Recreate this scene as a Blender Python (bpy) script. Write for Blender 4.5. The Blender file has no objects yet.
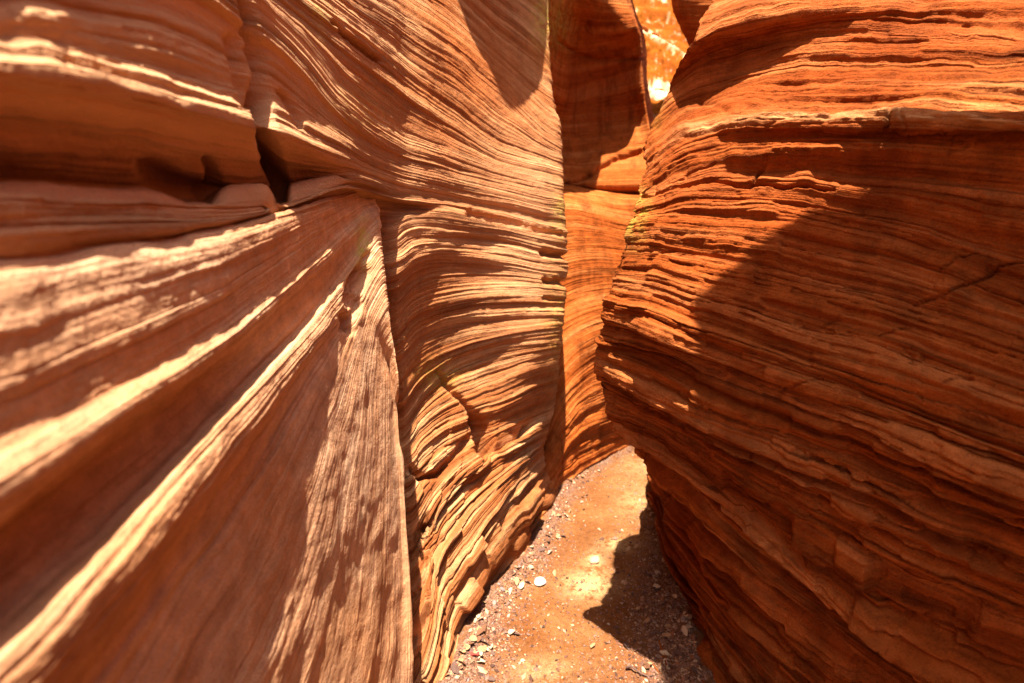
import bpy, math, random
import numpy as np

SUN_DIR = np.array([-.03, -.25, .95]); SUN_DIR /= np.linalg.norm(SUN_DIR)
Q = 1.0            # mesh density
F = 455.0; PITCH = math.radians(8); CAMZ = 1.5
CP, SP = math.cos(PITCH), math.sin(PITCH)
scene = bpy.context.scene
COL = scene.collection

# ------------------------------------------------------------------ helpers
def P(px, py, D):
    X = (px-512)/F*D; Y = (341.5-py)/F*D
    return np.array([X, D*CP+Y*SP, CAMZ-D*SP+Y*CP])
def fD(py, z=0.0):                      # depth at which a ray meets height z
    return (CAMZ-z)/(SP+CP*(py-341.5)/F)
def XW(px, xw): return xw*F/(px-512)
def project(V):
    x, y, z = V[..., 0], V[..., 1], V[..., 2]-CAMZ
    D = y*CP - z*SP; U = y*SP + z*CP
    D = np.maximum(D, 0.02)
    return 512+F*x/D, 341.5-F*U/D, D

def h2(i, j, k=0, seed=0):
    x = (i.astype(np.int64)*73856093) ^ (j.astype(np.int64)*19349663) ^ (np.asarray(k).astype(np.int64)*83492791) ^ (seed*2654435)
    x = (x ^ (x >> 13)) * 1274126177 & 0x7fffffff
    x = (x ^ (x >> 15)) * 668265263 & 0x7fffffff
    x = x ^ (x >> 12)
    return (x & 0xffffff)/float(0xffffff)
def vn2(x, y, seed=0):
    i = np.floor(x); j = np.floor(y); fx = x-i; fy = y-j
    fx = fx*fx*(3-2*fx); fy = fy*fy*(3-2*fy)
    return ((h2(i, j, 0, seed)*(1-fx)+h2(i+1, j, 0, seed)*fx)*(1-fy)
            + (h2(i, j+1, 0, seed)*(1-fx)+h2(i+1, j+1, 0, seed)*fx)*fy)
def fbm2(x, y, o=3, seed=0):
    r = 0; a = .5; 
    for k in range(o):
        r = r+a*(vn2(x*2**k, y*2**k, seed+k*17)-.5); a *= .5
    return r*2
def vn3(p, seed=0):
    i = np.floor(p); f = p-i; f = f*f*(3-2*f)
    r = 0
    for a in (0, 1):
        for b in (0, 1):
            for c in (0, 1):
                w = (f[..., 0] if a else 1-f[..., 0])*(f[..., 1] if b else 1-f[..., 1])*(f[..., 2] if c else 1-f[..., 2])
                r = r+w*h2(i[..., 0]+a, i[..., 1]+b, i[..., 2]+c, seed)
    return r-.5
def fbm3(p, o=3, seed=0):
    r = 0; a = 1.
    for k in range(o):
        r = r+a*vn3(p*2**k, seed+k*31); a *= .5
    return r
def pchip(t, Y, tq):
    """monotone cubic through Y (n,...) at t, evaluated at tq"""
    n = len(t); h = np.diff(t); sh = (n-1,)+(1,)*(Y.ndim-1)
    d = np.diff(Y, axis=0)/h.reshape(sh)
    m = np.zeros_like(Y)
    h0, h1 = h[:-1].reshape((n-2,)+sh[1:]), h[1:].reshape((n-2,)+sh[1:])
    w1 = 2*h1+h0; w2 = h1+2*h0
    d0, d1 = d[:-1], d[1:]
    same = (d0*d1) > 0
    with np.errstate(divide='ignore', invalid='ignore'):
        hm = (w1+w2)/(w1/d0+w2/d1)
    m[1:-1] = np.where(same, hm, 0)
    # soften flat spots a little
    m[1:-1] = .75*m[1:-1]+.25*(d0*h1+d1*h0)/(h0+h1)
    m[0] = d[0]; m[-1] = d[-1]
    k = np.clip(np.searchsorted(t, tq, side='right')-1, 0, n-2)
    hh = h[k]; x = (tq-t[k])/hh
    s2 = (-1,)+(1,)*(Y.ndim-1)
    x = x.reshape(s2); hh = hh.reshape(s2)
    return ((2*x**3-3*x**2+1)*Y[k]+(x**3-2*x**2+x)*hh*m[k]+(-2*x**3+3*x**2)*Y[k+1]+(x**3-x**2)*hh*m[k+1])

def mesh_from_grid(name, V, uv, mat, attrs=None, flip=False):
    nv, nu = V.shape[:2]
    idx = np.arange(nv*nu, dtype=np.int32).reshape(nv, nu)
    a, b, c, d = idx[:-1, :-1], idx[:-1, 1:], idx[1:, 1:], idx[1:, :-1]
    quads = np.stack((a, b, c, d) if not flip else (a, d, c, b), -1).reshape(-1)
    me = bpy.data.meshes.new(name)
    nf = len(quads)//4
    me.vertices.add(nv*nu); me.loops.add(len(quads)); me.polygons.add(nf)
    me.vertices.foreach_set('co', V.reshape(-1).astype(np.float32))
    me.loops.foreach_set('vertex_index', quads)
    me.polygons.foreach_set('loop_start', np.arange(0, nf*4, 4, dtype=np.int32))
    me.polygons.foreach_set('use_smooth', np.ones(nf, dtype=bool))
    me.update(calc_edges=True)
    at = me.attributes.new('strata', 'FLOAT_VECTOR', 'POINT')
    at.data.foreach_set('vector', uv.reshape(-1).astype(np.float32))
    for k, v in (attrs or {}).items():
        at = me.attributes.new(k, 'FLOAT', 'POINT')
        at.data.foreach_set('value', v.reshape(-1).astype(np.float32))
    me.materials.append(mat)
    o = bpy.data.objects.new(name, me); COL.objects.link(o)
    return o

def layered(s, a, thick, lat, seed, step=1., groove=.5, tilt=.4, soft=.13, blocky=0.):
    """one scale of beds: irregular thickness, each bed stands out differently along its run"""
    t = s/thick
    t = t + .38*np.sin(t*1.7+seed)+.25*np.sin(t*.73+2.1*seed)
    i = np.floor(t); f = t-i
    def val(i):
        x = a/lat+h2(i, i*0, 3, seed)*7
        if blocky > 0:
            q = np.floor(x*1.6); fr = x*1.6-q; w = np.clip(fr/.12, 0, 1); w = w*w*(3-2*w)
            st = h2(i, q-1, 0, seed+5)*(1-w)+h2(i, q, 0, seed+5)*w
        q = np.floor(x); w = x-q; w = w*w*(3-2*w)
        sm = h2(i, q, 0, seed)*(1-w)+h2(i, q+1, 0, seed)*w
        return sm*(1-blocky)+st*blocky if blocky > 0 else sm
    v0 = val(i); vp = val(i-1); vm = val(i+1)
    lo = np.clip(.5+f/(2*soft), 0, 1); hi = np.clip(.5+(1-f)/(2*soft), 0, 1)
    lo = lo*lo*(3-2*lo); hi = hi*hi*(3-2*hi)
    h = v0*np.minimum(lo, hi)+vp*(1-lo)+vm*(1-hi)
    edge = np.minimum(f, 1-f)
    g = np.exp(-(edge/.10)**2)*h2(i, i*0, 9, seed)
    return (h-.5)*step - g*groove*.6 + tilt*(f-.5)*(h2(i, i*0, 11, seed)-.3)*np.minimum(1, edge*6)

def polyline_dist(px, py, pts):
    d = np.full(px.shape, 1e9)
    for (x0, y0), (x1, y1) in zip(pts[:-1], pts[1:]):
        dx, dy = x1-x0, y1-y0; L = dx*dx+dy*dy
        t = np.clip(((px-x0)*dx+(py-y0)*dy)/L, 0, 1)
        d = np.minimum(d, np.hypot(px-x0-t*dx, py-y0-t*dy))
    return d

def surface(name, G, mat, disp, hide_cols=0, nu=600, nv=900, flip=False, feats=(), attrs_fn=None, vis=None):
    """G: (rows, cols, 3) control points; rows follow the bedding. Returns the finished rock face."""
    G = np.array(G, float)
    # sampling weights by picture length
    px, py, D = project(G)
    px = np.clip(px, -160, 1190); py = np.clip(py, -180, 860)
    du = np.hypot(np.diff(px, axis=1), np.diff(py, axis=1)).mean(0)+4
    dv = np.hypot(np.diff(px, axis=0), np.diff(py, axis=0)).mean(1)+3
    def samp(w, n):
        c = np.concatenate([[0], np.cumsum(w)]); c /= c[-1]
        return np.interp(np.linspace(0, 1, n), c, np.arange(len(c)))
    iu = samp(du, int(nu*Q)); iv = samp(dv, int(nv*Q))
    su = np.linalg.norm(np.diff(G, axis=1), axis=2).mean(0)
    cols = slice(*(vis or (0, G.shape[1])))
    sv = np.linalg.norm(np.diff(G, axis=0), axis=2)[:, cols].mean(1)
    tu = np.concatenate([[0], np.cumsum(su)]); tv = np.concatenate([[0], np.cumsum(sv)])
    A = np.interp(iu, np.arange(len(tu)), tu); S = np.interp(iv, np.arange(len(tv)), tv)
    H = pchip(tu, G.transpose(1, 0, 2), A)           # (nu, rows, 3)
    V = pchip(tv, H.transpose(1, 0, 2), S)           # (nv, nu, 3)
    dS = np.gradient(V, S, axis=0); dA = np.gradient(V, A, axis=1)
    N = np.cross(dA, dS); N /= np.linalg.norm(N, axis=2, keepdims=True)+1e-9
    if flip: N = -N
    dens = np.linalg.norm(dS, axis=2)
    s = np.broadcast_to(S[:, None], V.shape[:2]); a = np.broadcast_to(A[None, :], V.shape[:2])
    px, py, D = project(V)
    w = .012*fbm2(a*3, s*3, 3, 91)
    h = disp(s+w, a, V, np.clip(dens, .08, 1.3), px, py, D)
    if feats: wx = px+3*fbm2(px/14, py/14, 2, 7)+1.2*fbm2(px/4, py/4, 2, 17); wy = py+3*fbm2(px/14, py/14, 2, 8)+1.2*fbm2(px/4, py/4, 2, 18)
    for pts, wid, dep in feats:
        d = polyline_dist(wx, wy, pts)
        h = h+dep*np.exp(-(d/wid)**2)
    V = V+N*h[..., None]
    at = {'lichen': np.zeros_like(h)}
    if attrs_fn: at.update(attrs_fn(px, py, s, a))
    uv = np.stack([a, s+w, a*0], -1)
    return mesh_from_grid(name, V, uv, mat, at, flip)

# ------------------------------------------------------------------ materials
class NT:
    def __init__(s, name):
        s.m = bpy.data.materials.new(name); s.m.use_nodes = True
        s.t = s.m.node_tree; s.b = s.t.nodes['Principled BSDF']
    def n(s, typ, **kw):
        x = s.t.nodes.new(typ)
        for k, v in kw.items():
            if k.startswith('_'): setattr(x, k[1:], v)
        return x
    def l(s, a, b): s.t.links.new(a, b)
    def mapv(s, vec, sc, loc=(0, 0, 0)):
        x = s.n('ShaderNodeMapping'); x.inputs['Scale'].default_value = sc; x.inputs['Location'].default_value = loc
        s.l(vec, x.inputs['Vector']); return x.outputs[0]
    def noise(s, vec, scale=1, detail=3, rough=.55, dist=0):
        x = s.n('ShaderNodeTexNoise'); x.inputs['Scale'].default_value = scale; x.inputs['Detail'].default_value = detail
        x.inputs['Roughness'].default_value = rough; x.inputs['Distortion'].default_value = dist
        s.l(vec, x.inputs['Vector']); return x.outputs['Fac']
    def ramp(s, fac, stops):
        x = s.n('ShaderNodeValToRGB'); e = x.color_ramp.elements
        while len(e) < len(stops): e.new(.5)
        for el, (p, c) in zip(e, stops):
            el.position = p; el.color = (*c, 1) if not isinstance(c, (int, float)) else (c, c, c, 1)
        s.l(fac, x.inputs[0]); return x.outputs[0]
    def mix(s, fac, a, b, mode='MIX'):
        x = s.n('ShaderNodeMix', _data_type='RGBA', _blend_type=mode)
        for v, i in ((fac, 0), (a, 6), (b, 7)):
            if isinstance(v, (int, float)): x.inputs[i].default_value = v
            elif isinstance(v, tuple): x.inputs[i].default_value = (*v, 1)
            else: s.l(v, x.inputs[i])
        return x.outputs[2]
    def math(s, op, a, b=0.):
        x = s.n('ShaderNodeMath', _operation=op)
        for v, i in ((a, 0), (b, 1)):
            if isinstance(v, (int, float)): x.inputs[i].default_value = v
            else: s.l(v, x.inputs[i])
        return x.outputs[0]
    def attr(s, name, out='Fac'):
        x = s.n('ShaderNodeAttribute'); x.attribute_name = name; return x.outputs[out]
    def bump(s, h, dist, strength=1., nrm=None):
        x = s.n('ShaderNodeBump'); x.inputs['Distance'].default_value = dist; x.inputs['Strength'].default_value = strength
        s.l(h, x.inputs['Height'])
        if nrm: s.l(nrm, x.inputs['Normal'])
        return x.outputs[0]

def rock(name, c_dark, c_mid, c_light, c_alt, bed=14., line=80., streak=0., finegrain=260., bumpd=.004, linedark=.45, pale_to=None):
    t = NT(name)
    st = t.attr('strata', 'Vector')
    g = t.n('ShaderNodeNewGeometry').outputs['Position']
    b1 = t.noise(t.mapv(st, (.7, bed, 1)), 1, 4, .6)
    col = t.ramp(b1, [(.28, c_dark), (.47, c_mid), (.66, c_light)])
    b2 = t.noise(t.mapv(st, (1.3, line, 1)), 1, 3, .6)
    col = t.mix(t.math('MULTIPLY', t.ramp(b2, [(.30, 1.), (.46, 0.)]), linedark), col, tuple(v*.5 for v in c_dark))
    col = t.mix(t.math('MULTIPLY', t.ramp(b2, [(.58, 0.), (.72, 1.)]), .35), col, c_light)
    pt = t.noise(g, 1.7, 4, .6)
    col = t.mix(t.ramp(pt, [(.42, 0.), (.66, .75)]), col, c_alt)
    mott = t.noise(g, 22, 5, .7)
    col = t.mix(.55, col, t.ramp(mott, [(.3, .58), (.5, .95), (.7, 1.35)]), 'MULTIPLY')
    # small dark pits and grains
    gr = t.noise(g, finegrain, 3, .7)
    col = t.mix(.6, col, t.ramp(gr, [(.30, .55), (.5, 1.), (.7, 1.25)]), 'MULTIPLY')
    if streak:
        sn = t.noise(t.mapv(g, (9, 9, .7)), 1, 3, .6)
        col = t.mix(t.math('MULTIPLY', t.ramp(sn, [(.5, 0.), (.68, 1.)]), streak), col, tuple(v*.35 for v in c_dark))
    if pale_to:
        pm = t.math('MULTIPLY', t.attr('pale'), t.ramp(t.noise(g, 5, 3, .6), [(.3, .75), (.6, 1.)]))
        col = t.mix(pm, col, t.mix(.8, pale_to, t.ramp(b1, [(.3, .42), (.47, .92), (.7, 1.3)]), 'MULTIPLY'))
    li = t.attr('lichen')
    ln = t.ramp(t.noise(g, 35, 4, .7), [(.40, 0.), (.60, 1.)])
    col = t.mix(t.math('MULTIPLY', li, ln), col, (.46, .42, .07))
    t.l(col, t.b.inputs['Base Color'])
    t.b.inputs['Roughness'].default_value = .88
    t.b.inputs['Specular IOR Level'].default_value = .05
    hb = t.math('ADD', t.math('MULTIPLY', b2, 1.2), t.math('MULTIPLY', mott, 1.5))
    n1 = t.bump(hb, bumpd*2.2, .8)
    n2 = t.bump(gr, bumpd*.5, .7, n1)
    t.l(n2, t.b.inputs['Normal'])
    return t.m

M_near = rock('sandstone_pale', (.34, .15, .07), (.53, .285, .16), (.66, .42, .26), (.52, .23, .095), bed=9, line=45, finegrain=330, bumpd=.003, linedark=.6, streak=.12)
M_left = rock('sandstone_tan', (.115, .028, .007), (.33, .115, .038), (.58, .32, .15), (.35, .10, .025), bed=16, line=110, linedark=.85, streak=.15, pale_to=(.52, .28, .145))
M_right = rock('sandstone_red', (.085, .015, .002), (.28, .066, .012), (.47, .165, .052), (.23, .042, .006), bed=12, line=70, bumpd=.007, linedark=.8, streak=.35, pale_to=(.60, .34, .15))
M_back = rock('sandstone_orange', (.18, .034, .005), (.35, .085, .015), (.50, .175, .05), (.35, .075, .012), bed=10, line=70, streak=.5)
M_far = rock('sandstone_glowing_orange', (.13, .022, .001), (.23, .056, .003), (.28, .09, .006), (.22, .052, .002), bed=3, line=14, linedark=.2)

# ------------------------------------------------------------------ left wall: upper face and alcove
LX = [-120, 60, 200, 290, 350, 400, 450, 500, 545]
LD = [None, None, None, None, 1.42, 1.87, 2.22, 2.52, 2.68]
def lrow(ys, sx, sy, off=0., dcol=None, xs=None, xw=-.45, sd=2.8, bd=(.0,)):
    xs = xs or LX; r = []
    # the wall goes on behind the camera
    z0 = P(-120, ys[0], XW(-120, xw))[2]
    r.append(np.array([xw-.05, -3.0, z0+.05])); r.append(np.array([xw-.02, -.4, z0]))
    for k, x in enumerate(xs):
        if dcol and dcol[k] is not None: D = dcol[k]
        elif LD[k] is None: D = XW(x, xw-(0 if k else 0))
        else: D = LD[k]+off
        r.append(P(x, ys[k], D))
    r.insert(8, .5*(r[7]+r[8]))
    r.append(P(sx, sy, sd+off*.6))
    r.append(P(sx-4, sy, sd+off*.6+.35))
    r.append(P(sx-40, sy, sd+1.3))
    return r
GL = []
top = [np.array([-1.5, -3., 4.8]), np.array([-1.5, -.4, 5.2]), np.array([-1.5, .4, 5.2]), np.array([-1.5, .7, 5.2]), np.array([-1.4, .95, 5.2]), np.array([-1.3, 1.2, 5.2]),
       np.array([-1.1, 1.5, 5.2]), np.array([-.8, 1.9, 5.2]), np.array([-.55, 2.1, 5.2]), np.array([-.2, 2.0, 5.2]), np.array([.1, 2.5, 5.2]), np.array([.2, 3.1, 5.2]), np.array([.1, 3.6, 5.2]), np.array([-.6, 4.5, 5.2])]
top.insert(8, .5*(top[7]+top[8]))
GL.append(top)
GL.append(lrow([-760, -640, -520, -440, -370, -310, -270, -230, -205], 545, -190, .35, xw=-.84, sd=2.8, dcol=[None]*6+[2.22, 2.12, 2.42]))  # lip pushed out above the frame to shade the upper hollow
GL.append(lrow([-430, -340, -270, -220, -190, -160, -130, -95, -65], 546, -40, .22, xw=-.72))
GL.append(lrow([-300, -220, -165, -120, -78, -38, -3, 42, 80], 552, 88, .12, xw=-.64))     # shadowed hatch
GL.append(lrow([-230, -160, -105, -60, -20, 12, 43, 84, 128], 561, 140, .02, xw=-.59))
GL.append(lrow([-160, -105, -55, -5, 40, 78, 115, 147, 162], 563, 168, -.02, xw=-.55))
GL.append(lrow([-90, -50, -15, 52, 120, 152, 167, 181, 192], 564, 197, -.05, xw=-.53))
GL.append(lrow([10, 45, 75, 105, 146, 170, 182, 194, 205], 565, 209, -.06, xw=-.53))
GL.append(lrow([45, 76, 108, 134, 160, 179, 190, 201, 211], 565, 216, -.06, xw=-.505))     # rounded ridge
GL.append(lrow([110, 125, 145, 160, 170, 186, 196, 207, 218], 566, 222, -.05, xw=-.55))
GL.append(lrow([170, 182, 186, 184, 178, 193, 200, 211, 222], 566, 226, -.05, xw=-.62))
GL.append(lrow([192, 200, 202, 200, 184, 197, 203, 214, 225], 566, 230, -.06, xw=-.503))  # slab
GL.append(lrow([240, 232, 222, 208, 188, 200, 206, 218, 228], 566, 234, -.07, xw=-.50))
GL.append(lrow([290, 262, 240, 218, 196, 204, 209, 221, 231], 566, 237, -.05, xw=-.525,
               dcol=[None, None, None, None, 1.45, 1.86, 2.12, 2.42, 2.60]))
HX = [250, 285, 318, 345, 368]
def arow(pts, sx, sy, dd, sd=2.8, drop=0.):
    """an alcove bed: pts four (x,y) from the hidden side to the edge, dd their depths"""
    x0, y0 = pts[0]
    r = []
    hd = [2.0, 1.98, 1.96, 1.95, 1.98]
    z = P(HX[0], y0+150, 2.)[2]
    r.append(np.array([-1.9, .6, z])); r.append(np.array([-1.7, 1.1, z]))
    for k, hx in enumerate(HX):
        hx2 = hx + (x0-400)
        r.append(P(hx2, y0+[120, 85, 58, 36, 16][k], dd[0]+[.1, .08, .06, .04, .02][k]))
    for q_, ((x, y), D) in enumerate(zip(pts, dd)):
        r.append(P(x, y+(9 if q_ == 0 else 0), D))
        if q_ == 0: r.append(P(x+17, y-(y-pts[1][1])*.42, .62*D+.38*dd[1]))
    r.append(P(sx, sy, sd)); r.append(P(sx-4, sy+2, sd+.35)); r.append(P(sx-40, sy+10, sd+1.3))
    return r
# (hidden side, middle, middle, near edge) ; silhouette
GL.append(arow([(396, 224), (443, 223), (497, 230), (545, 240)], 567, 244, [1.78, 2.05, 2.34, 2.54], 2.72))
GL.append(arow([(397, 246), (440, 240), (490, 243), (545, 254)], 568, 257, [1.79, 2.05, 2.34, 2.54], 2.74))
GL.append(arow([(398, 265), (440, 255), (497, 259), (545, 267)], 568, 270, [1.79, 2.06, 2.34, 2.53], 2.74))
GL.append(arow([(396, 292), (440, 276), (492, 273), (545, 278)], 567, 282, [1.82, 2.08, 2.34, 2.52], 2.73))
GL.append(arow([(396, 325), (442, 305), (500, 296), (545, 296)], 566, 298, [1.85, 2.10, 2.34, 2.51], 2.72))
GL.append(arow([(400, 354), (440, 332), (495, 322), (545, 318)], 565, 318, [1.89, 2.13, 2.35, 2.50], 2.71))
GL.append(arow([(402, 383), (442, 358), (496, 338), (545, 330)], 564, 327, [1.90, 2.13, 2.34, 2.48], 2.71))
GL.append(arow([(404, 412), (444, 376), (494, 353), (545, 345)], 563, 343, [1.95, 2.18, 2.37, 2.49], 2.71))
GL.append(arow([(405, 434), (446, 401), (496, 380), (542, 364)], 561, 358, [1.94, 2.16, 2.36, 2.50], 2.72))
GL.append(arow([(407, 456), (446, 428), (494, 411), (536, 393)], 558, 382, [1.93, 2.14, 2.35, 2.55], 2.75))
GL.append(arow([(410, 490), (447, 456), (490, 433), (532, 414)], 555, 402, [1.89, 2.10, 2.33, 2.6], 2.8))
GL.append(arow([(412, 540), (446, 491), (486, 458), (530, 434)], 550, 422, [1.86, 2.0, 2.2, 2.5], 2.88))
GL.append(arow([(413, 600), (436, 535), (470, 490), (520, 455)], 546, 438, [1.74, 1.90, 2.12, 2.45], 2.95))
GL.append(arow([(416, 683), (440, 600), (474, 538), (515, 485)], 543, 456, [1.60, 1.78, 2.02, 2.36], 3.0))
GL.append(arow([(426, 690), (448, 628), (480, 562), (522, 507)], 548, 474, [1.62, 1.78, 2.02, 2.38], 3.05))
GL.append(arow([(438, 700), (462, 650), (490, 597), (526, 553)], 560, 496, [fD(700), fD(650), fD(597), fD(553)], fD(496)))
GL.append(arow([(446, 745), (470, 685), (496, 628), (532, 580)], 566, 520, [fD(712), fD(662), fD(607), fD(561)], fD(505)))

def disp_left(s, a, V, k, px, py, D):
    lowm = np.clip((py-400)/120, 0, 1)*np.clip((px-395)/20, 0, 1)    # rougher broken beds low down
    h = (.026-.014*np.clip((px-370)/40, 0, 1))*layered(s, a, .125, .9, 3, groove=.35, soft=.22)
    h += .012*layered(s, a, .046, .55, 5, groove=.5, soft=.18)
    h += (.0070+.006*lowm)*layered(s+.004*fbm2(a*6, s*9, 2, 4), a, .0185, .35, 8, groove=.7)
    h += .0032*layered(s+.002*fbm2(a*9, s*14, 2, 6), a, .0075, .22, 12, groove=.6)
    br = layered(s+.02*fbm2(a*5, s*5, 3, 14), a, .06, .22, 21, groove=.8, blocky=.8, soft=.08)
    h += .055*lowm*br
    h *= k*(1-.3*np.clip((230-py)/60, 0, 1)*np.clip((px-330)/60, 0, 1))
    n = fbm3(V*7, 4, 5)
    h += n*(.010+.008*lowm)
    nz = np.clip((.9-D)/.5, 0, 1)
    h += nz*.010*fbm3(V*26, 4, 50)
    return h
crk = [
    ([(244, -10), (252, 25), (262, 60), (264, 95), (270, 130), (276, 165), (284, 208)], 5.5, -.045),
    ([(262, 100), (268, 150), (282, 205)], 7, -.05),
    ([(236, 40), (240, 75), (250, 100)], 7, -.02),
    ([(284, 92), (292, 108), (302, 124)], 3, -.014),
    ([(205, 160), (209, 186)], 5, -.02),
    ([(150, 170), (185, 188), (206, 192)], 12, -.03),
    ([(332, 22), (345, 36), (362, 48), (380, 60)], 2.2, -.03),
    ([(440, 373), (448, 385), (462, 400), (476, 420), (482, 436)], 2.5, -.03),
    ([(478, 420), (486, 440), (497, 448), (512, 440), (530, 425)], 6, -.11),
    ([(486, 446), (492, 452)], 8, -.08),
    ([(412, 468), (424, 478), (440, 474), (470, 440)], 3.5, -.06),
    ([(428, 530), (430, 548)], 5, -.09),
    ([(560, 233), (540, 229), (500, 221), (470, 213)], 3, -.03),
    ([(566, 256), (545, 254)], 3.5, -.06),
    ([(566, 283), (548, 282)], 3, -.05),
    ([(562, 300), (545, 300)], 2, -.02),
]
def att_left(px, py, s, a):
    g = lambda x, y, rx, ry: np.exp(-((px-x)/rx)**2-((py-y)/ry)**2)
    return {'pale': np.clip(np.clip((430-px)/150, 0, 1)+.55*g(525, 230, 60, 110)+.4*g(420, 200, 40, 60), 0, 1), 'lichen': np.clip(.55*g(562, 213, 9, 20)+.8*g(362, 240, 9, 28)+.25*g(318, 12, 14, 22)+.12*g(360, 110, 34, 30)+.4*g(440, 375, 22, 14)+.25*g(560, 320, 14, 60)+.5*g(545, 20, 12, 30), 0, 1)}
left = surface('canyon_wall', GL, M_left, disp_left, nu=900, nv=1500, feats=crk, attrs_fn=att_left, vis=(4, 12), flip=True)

# ------------------------------------------------------------------ near buttress below the groove on the left
def qrow(pts, ex, ey, eD, push=0.):
    r = [np.array([P(*pts[0][:2], XW(pts[0][0], pts[0][2]))[0], -1.6, P(*pts[0][:2], XW(pts[0][0], pts[0][2]))[2]-.25])]
    for x, y, xw in pts: r.append(P(x, y, XW(x, xw)+push))
    r.append(P(ex, ey, eD+push)); 
    r.append(P(ex-3, ey+2, eD+.16)); r.append(P(ex-30, ey+14, eD+.5))
    return r
GQ0 = [
 qrow([(-150, 200, -.62), (0, 205, -.60), (120, 205, -.60), (220, 198, -.60), (300, 190, -.60), (345, 186, -.62)], 364, 184, 1.7),
 qrow([(-150, 270, -.50), (0, 248, -.50), (120, 238, -.50), (220, 222, -.50), (300, 204, -.50), (345, 193, -.5)], 368, 188, 1.55),
 qrow([(-150, 305, -.445), (0, 270, -.445), (120, 252, -.445), (220, 236, -.445), (300, 212, -.45), (345, 198, -.455)], 371, 192, 1.50),
 qrow([(-150, 420, -.435), (0, 365, -.435), (120, 325, -.435), (220, 284, -.437), (300, 240, -.445), (345, 212, -.455)], 373, 200, 1.49),
 qrow([(-150, 530, -.43), (0, 440, -.43), (120, 380, -.435), (220, 322, -.44), (300, 265, -.45), (345, 226, -.46)], 375, 206, 1.49),
 qrow([(-150, 590, -.415), (0, 490, -.415), (105, 425, -.42), (220, 350, -.43), (300, 283, -.445), (347, 238, -.455)], 377, 212, 1.49),
 qrow([(-150, 640, -.46), (0, 530, -.46), (110, 455, -.46), (215, 375, -.46), (300, 300, -.46), (348, 250, -.465)], 378, 220, 1.49),
 qrow([(-150, 720, -.465), (0, 600, -.47), (115, 505, -.47), (215, 408, -.47), (300, 322, -.465), (349, 264, -.465)], 379, 228, 1.49),
 qrow([(-140, 790, -.415), (5, 655, -.415), (130, 520, -.42), (218, 425, -.43), (302, 338, -.44), (351, 277, -.455)], 380, 238, 1.49),
 qrow([(-110, 840, -.405), (40, 680, -.405), (150, 545, -.41), (232, 445, -.42), (310, 347, -.435), (354, 288, -.455)], 381, 247, 1.49),
 qrow([(-60, 850, -.455), (75, 700, -.455), (180, 560, -.455), (252, 462, -.455), (318, 358, -.455), (357, 297, -.46)], 382, 256, 1.49),
 qrow([(0, 880, -.455), (140, 720, -.455), (232, 570, -.45), (285, 475, -.45), (330, 376, -.45), (361, 308, -.455)], 383, 268, 1.49),
 qrow([(90, 900, -.425), (215, 740, -.425), (285, 590, -.43), (320, 480, -.432), (346, 390, -.44), (366, 320, -.45)], 385, 284, 1.49),
 qrow([(170, 920, -.40), (285, 760, -.405), (335, 610, -.41), (356, 490, -.415), (366, 400, -.43), (374, 335, -.44)], 388, 306, 1.49),
 qrow([(230, 940, -.37), (345, 780, -.375), (377, 630, -.385), (384, 510, -.395), (386, 420, -.41), (383, 350, -.43)], 392, 334, 1.50),
 qrow([(250, 1000, -.345), (375, 800, -.35), (400, 650, -.36), (401, 530, -.375), (396, 440, -.395), (390, 372, -.42)], 396, 362, 1.51),
 qrow([(280, 1100, -.30), (395, 860, -.33), (412, 683, -.33), (409, 570, -.35), (403, 470, -.375), (396, 400, -.40)], 398, 385, 1.53),
 qrow([(330, 1160, -.27), (404, 900, -.33), (413, 700, -.345), (410, 590, -.365), (404, 490, -.39), (396, 430, -.42)], 396, 410, 1.62),
 qrow([(350, 1160, -.30), (398, 900, -.42), (405, 720, -.44), (400, 610, -.45), (394, 510, -.46), (386, 450, -.48)], 386, 430, 1.85),
]
GQ = []
for _i, _r in enumerate(GQ0):
    _k = 1+.13*max(0, (14-_i)/14.)-.03*max(0, (_i-14)/5.)                # the block leans back towards its top
    GQ.append([p if j == 0 else np.array([p[0]*_k, p[1]*_k, CAMZ+(p[2]-CAMZ)*_k]) for j, p in enumerate(_r)])
def disp_near(s, a, V, k, px, py, D):
    e = np.clip((s-.02)/.05, 0, 1)
    h = .010*layered(s, a, .085, .6, 31, groove=.5, soft=.25)
    h += .0055*layered(s+.003*fbm2(a*5, s*8, 2, 4), a, .03, .35, 35, groove=.6, soft=.2)
    h += .0014*layered(s+.002*fbm2(a*9, s*14, 2, 6), a, .011, .2, 37, groove=.6)
    h *= k
    calm = np.clip((px-250-(683-py)*.12)/60, 0, 1)*np.clip((py-300)/60, 0, 1)
    h *= 1-.75*calm
    h += .011*fbm3(V*8, 3, 15)+.0034*fbm3(V*30, 4, 19)*(1-.6*calm)
    return h*e
ncrk = [([(363, 272), (358, 285), (352, 300)], 5, -.05), ([(345, 318), (352, 330)], 4, -.03),
        ([(368, 255), (364, 275)], 4, -.02), ([(344, 330), (352, 318), (360, 300)], 3, -.02),
        ]
att_near = lambda px, py, s, a: {'lichen': np.clip(.8*np.exp(-((px-363)/7)**2-((py-245)/26)**2), 0, 1)}
near = surface('rock_buttress', GQ, M_near, disp_near, nu=720, nv=1000, feats=ncrk, attrs_fn=att_near, vis=(2, 7), flip=True)

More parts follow.
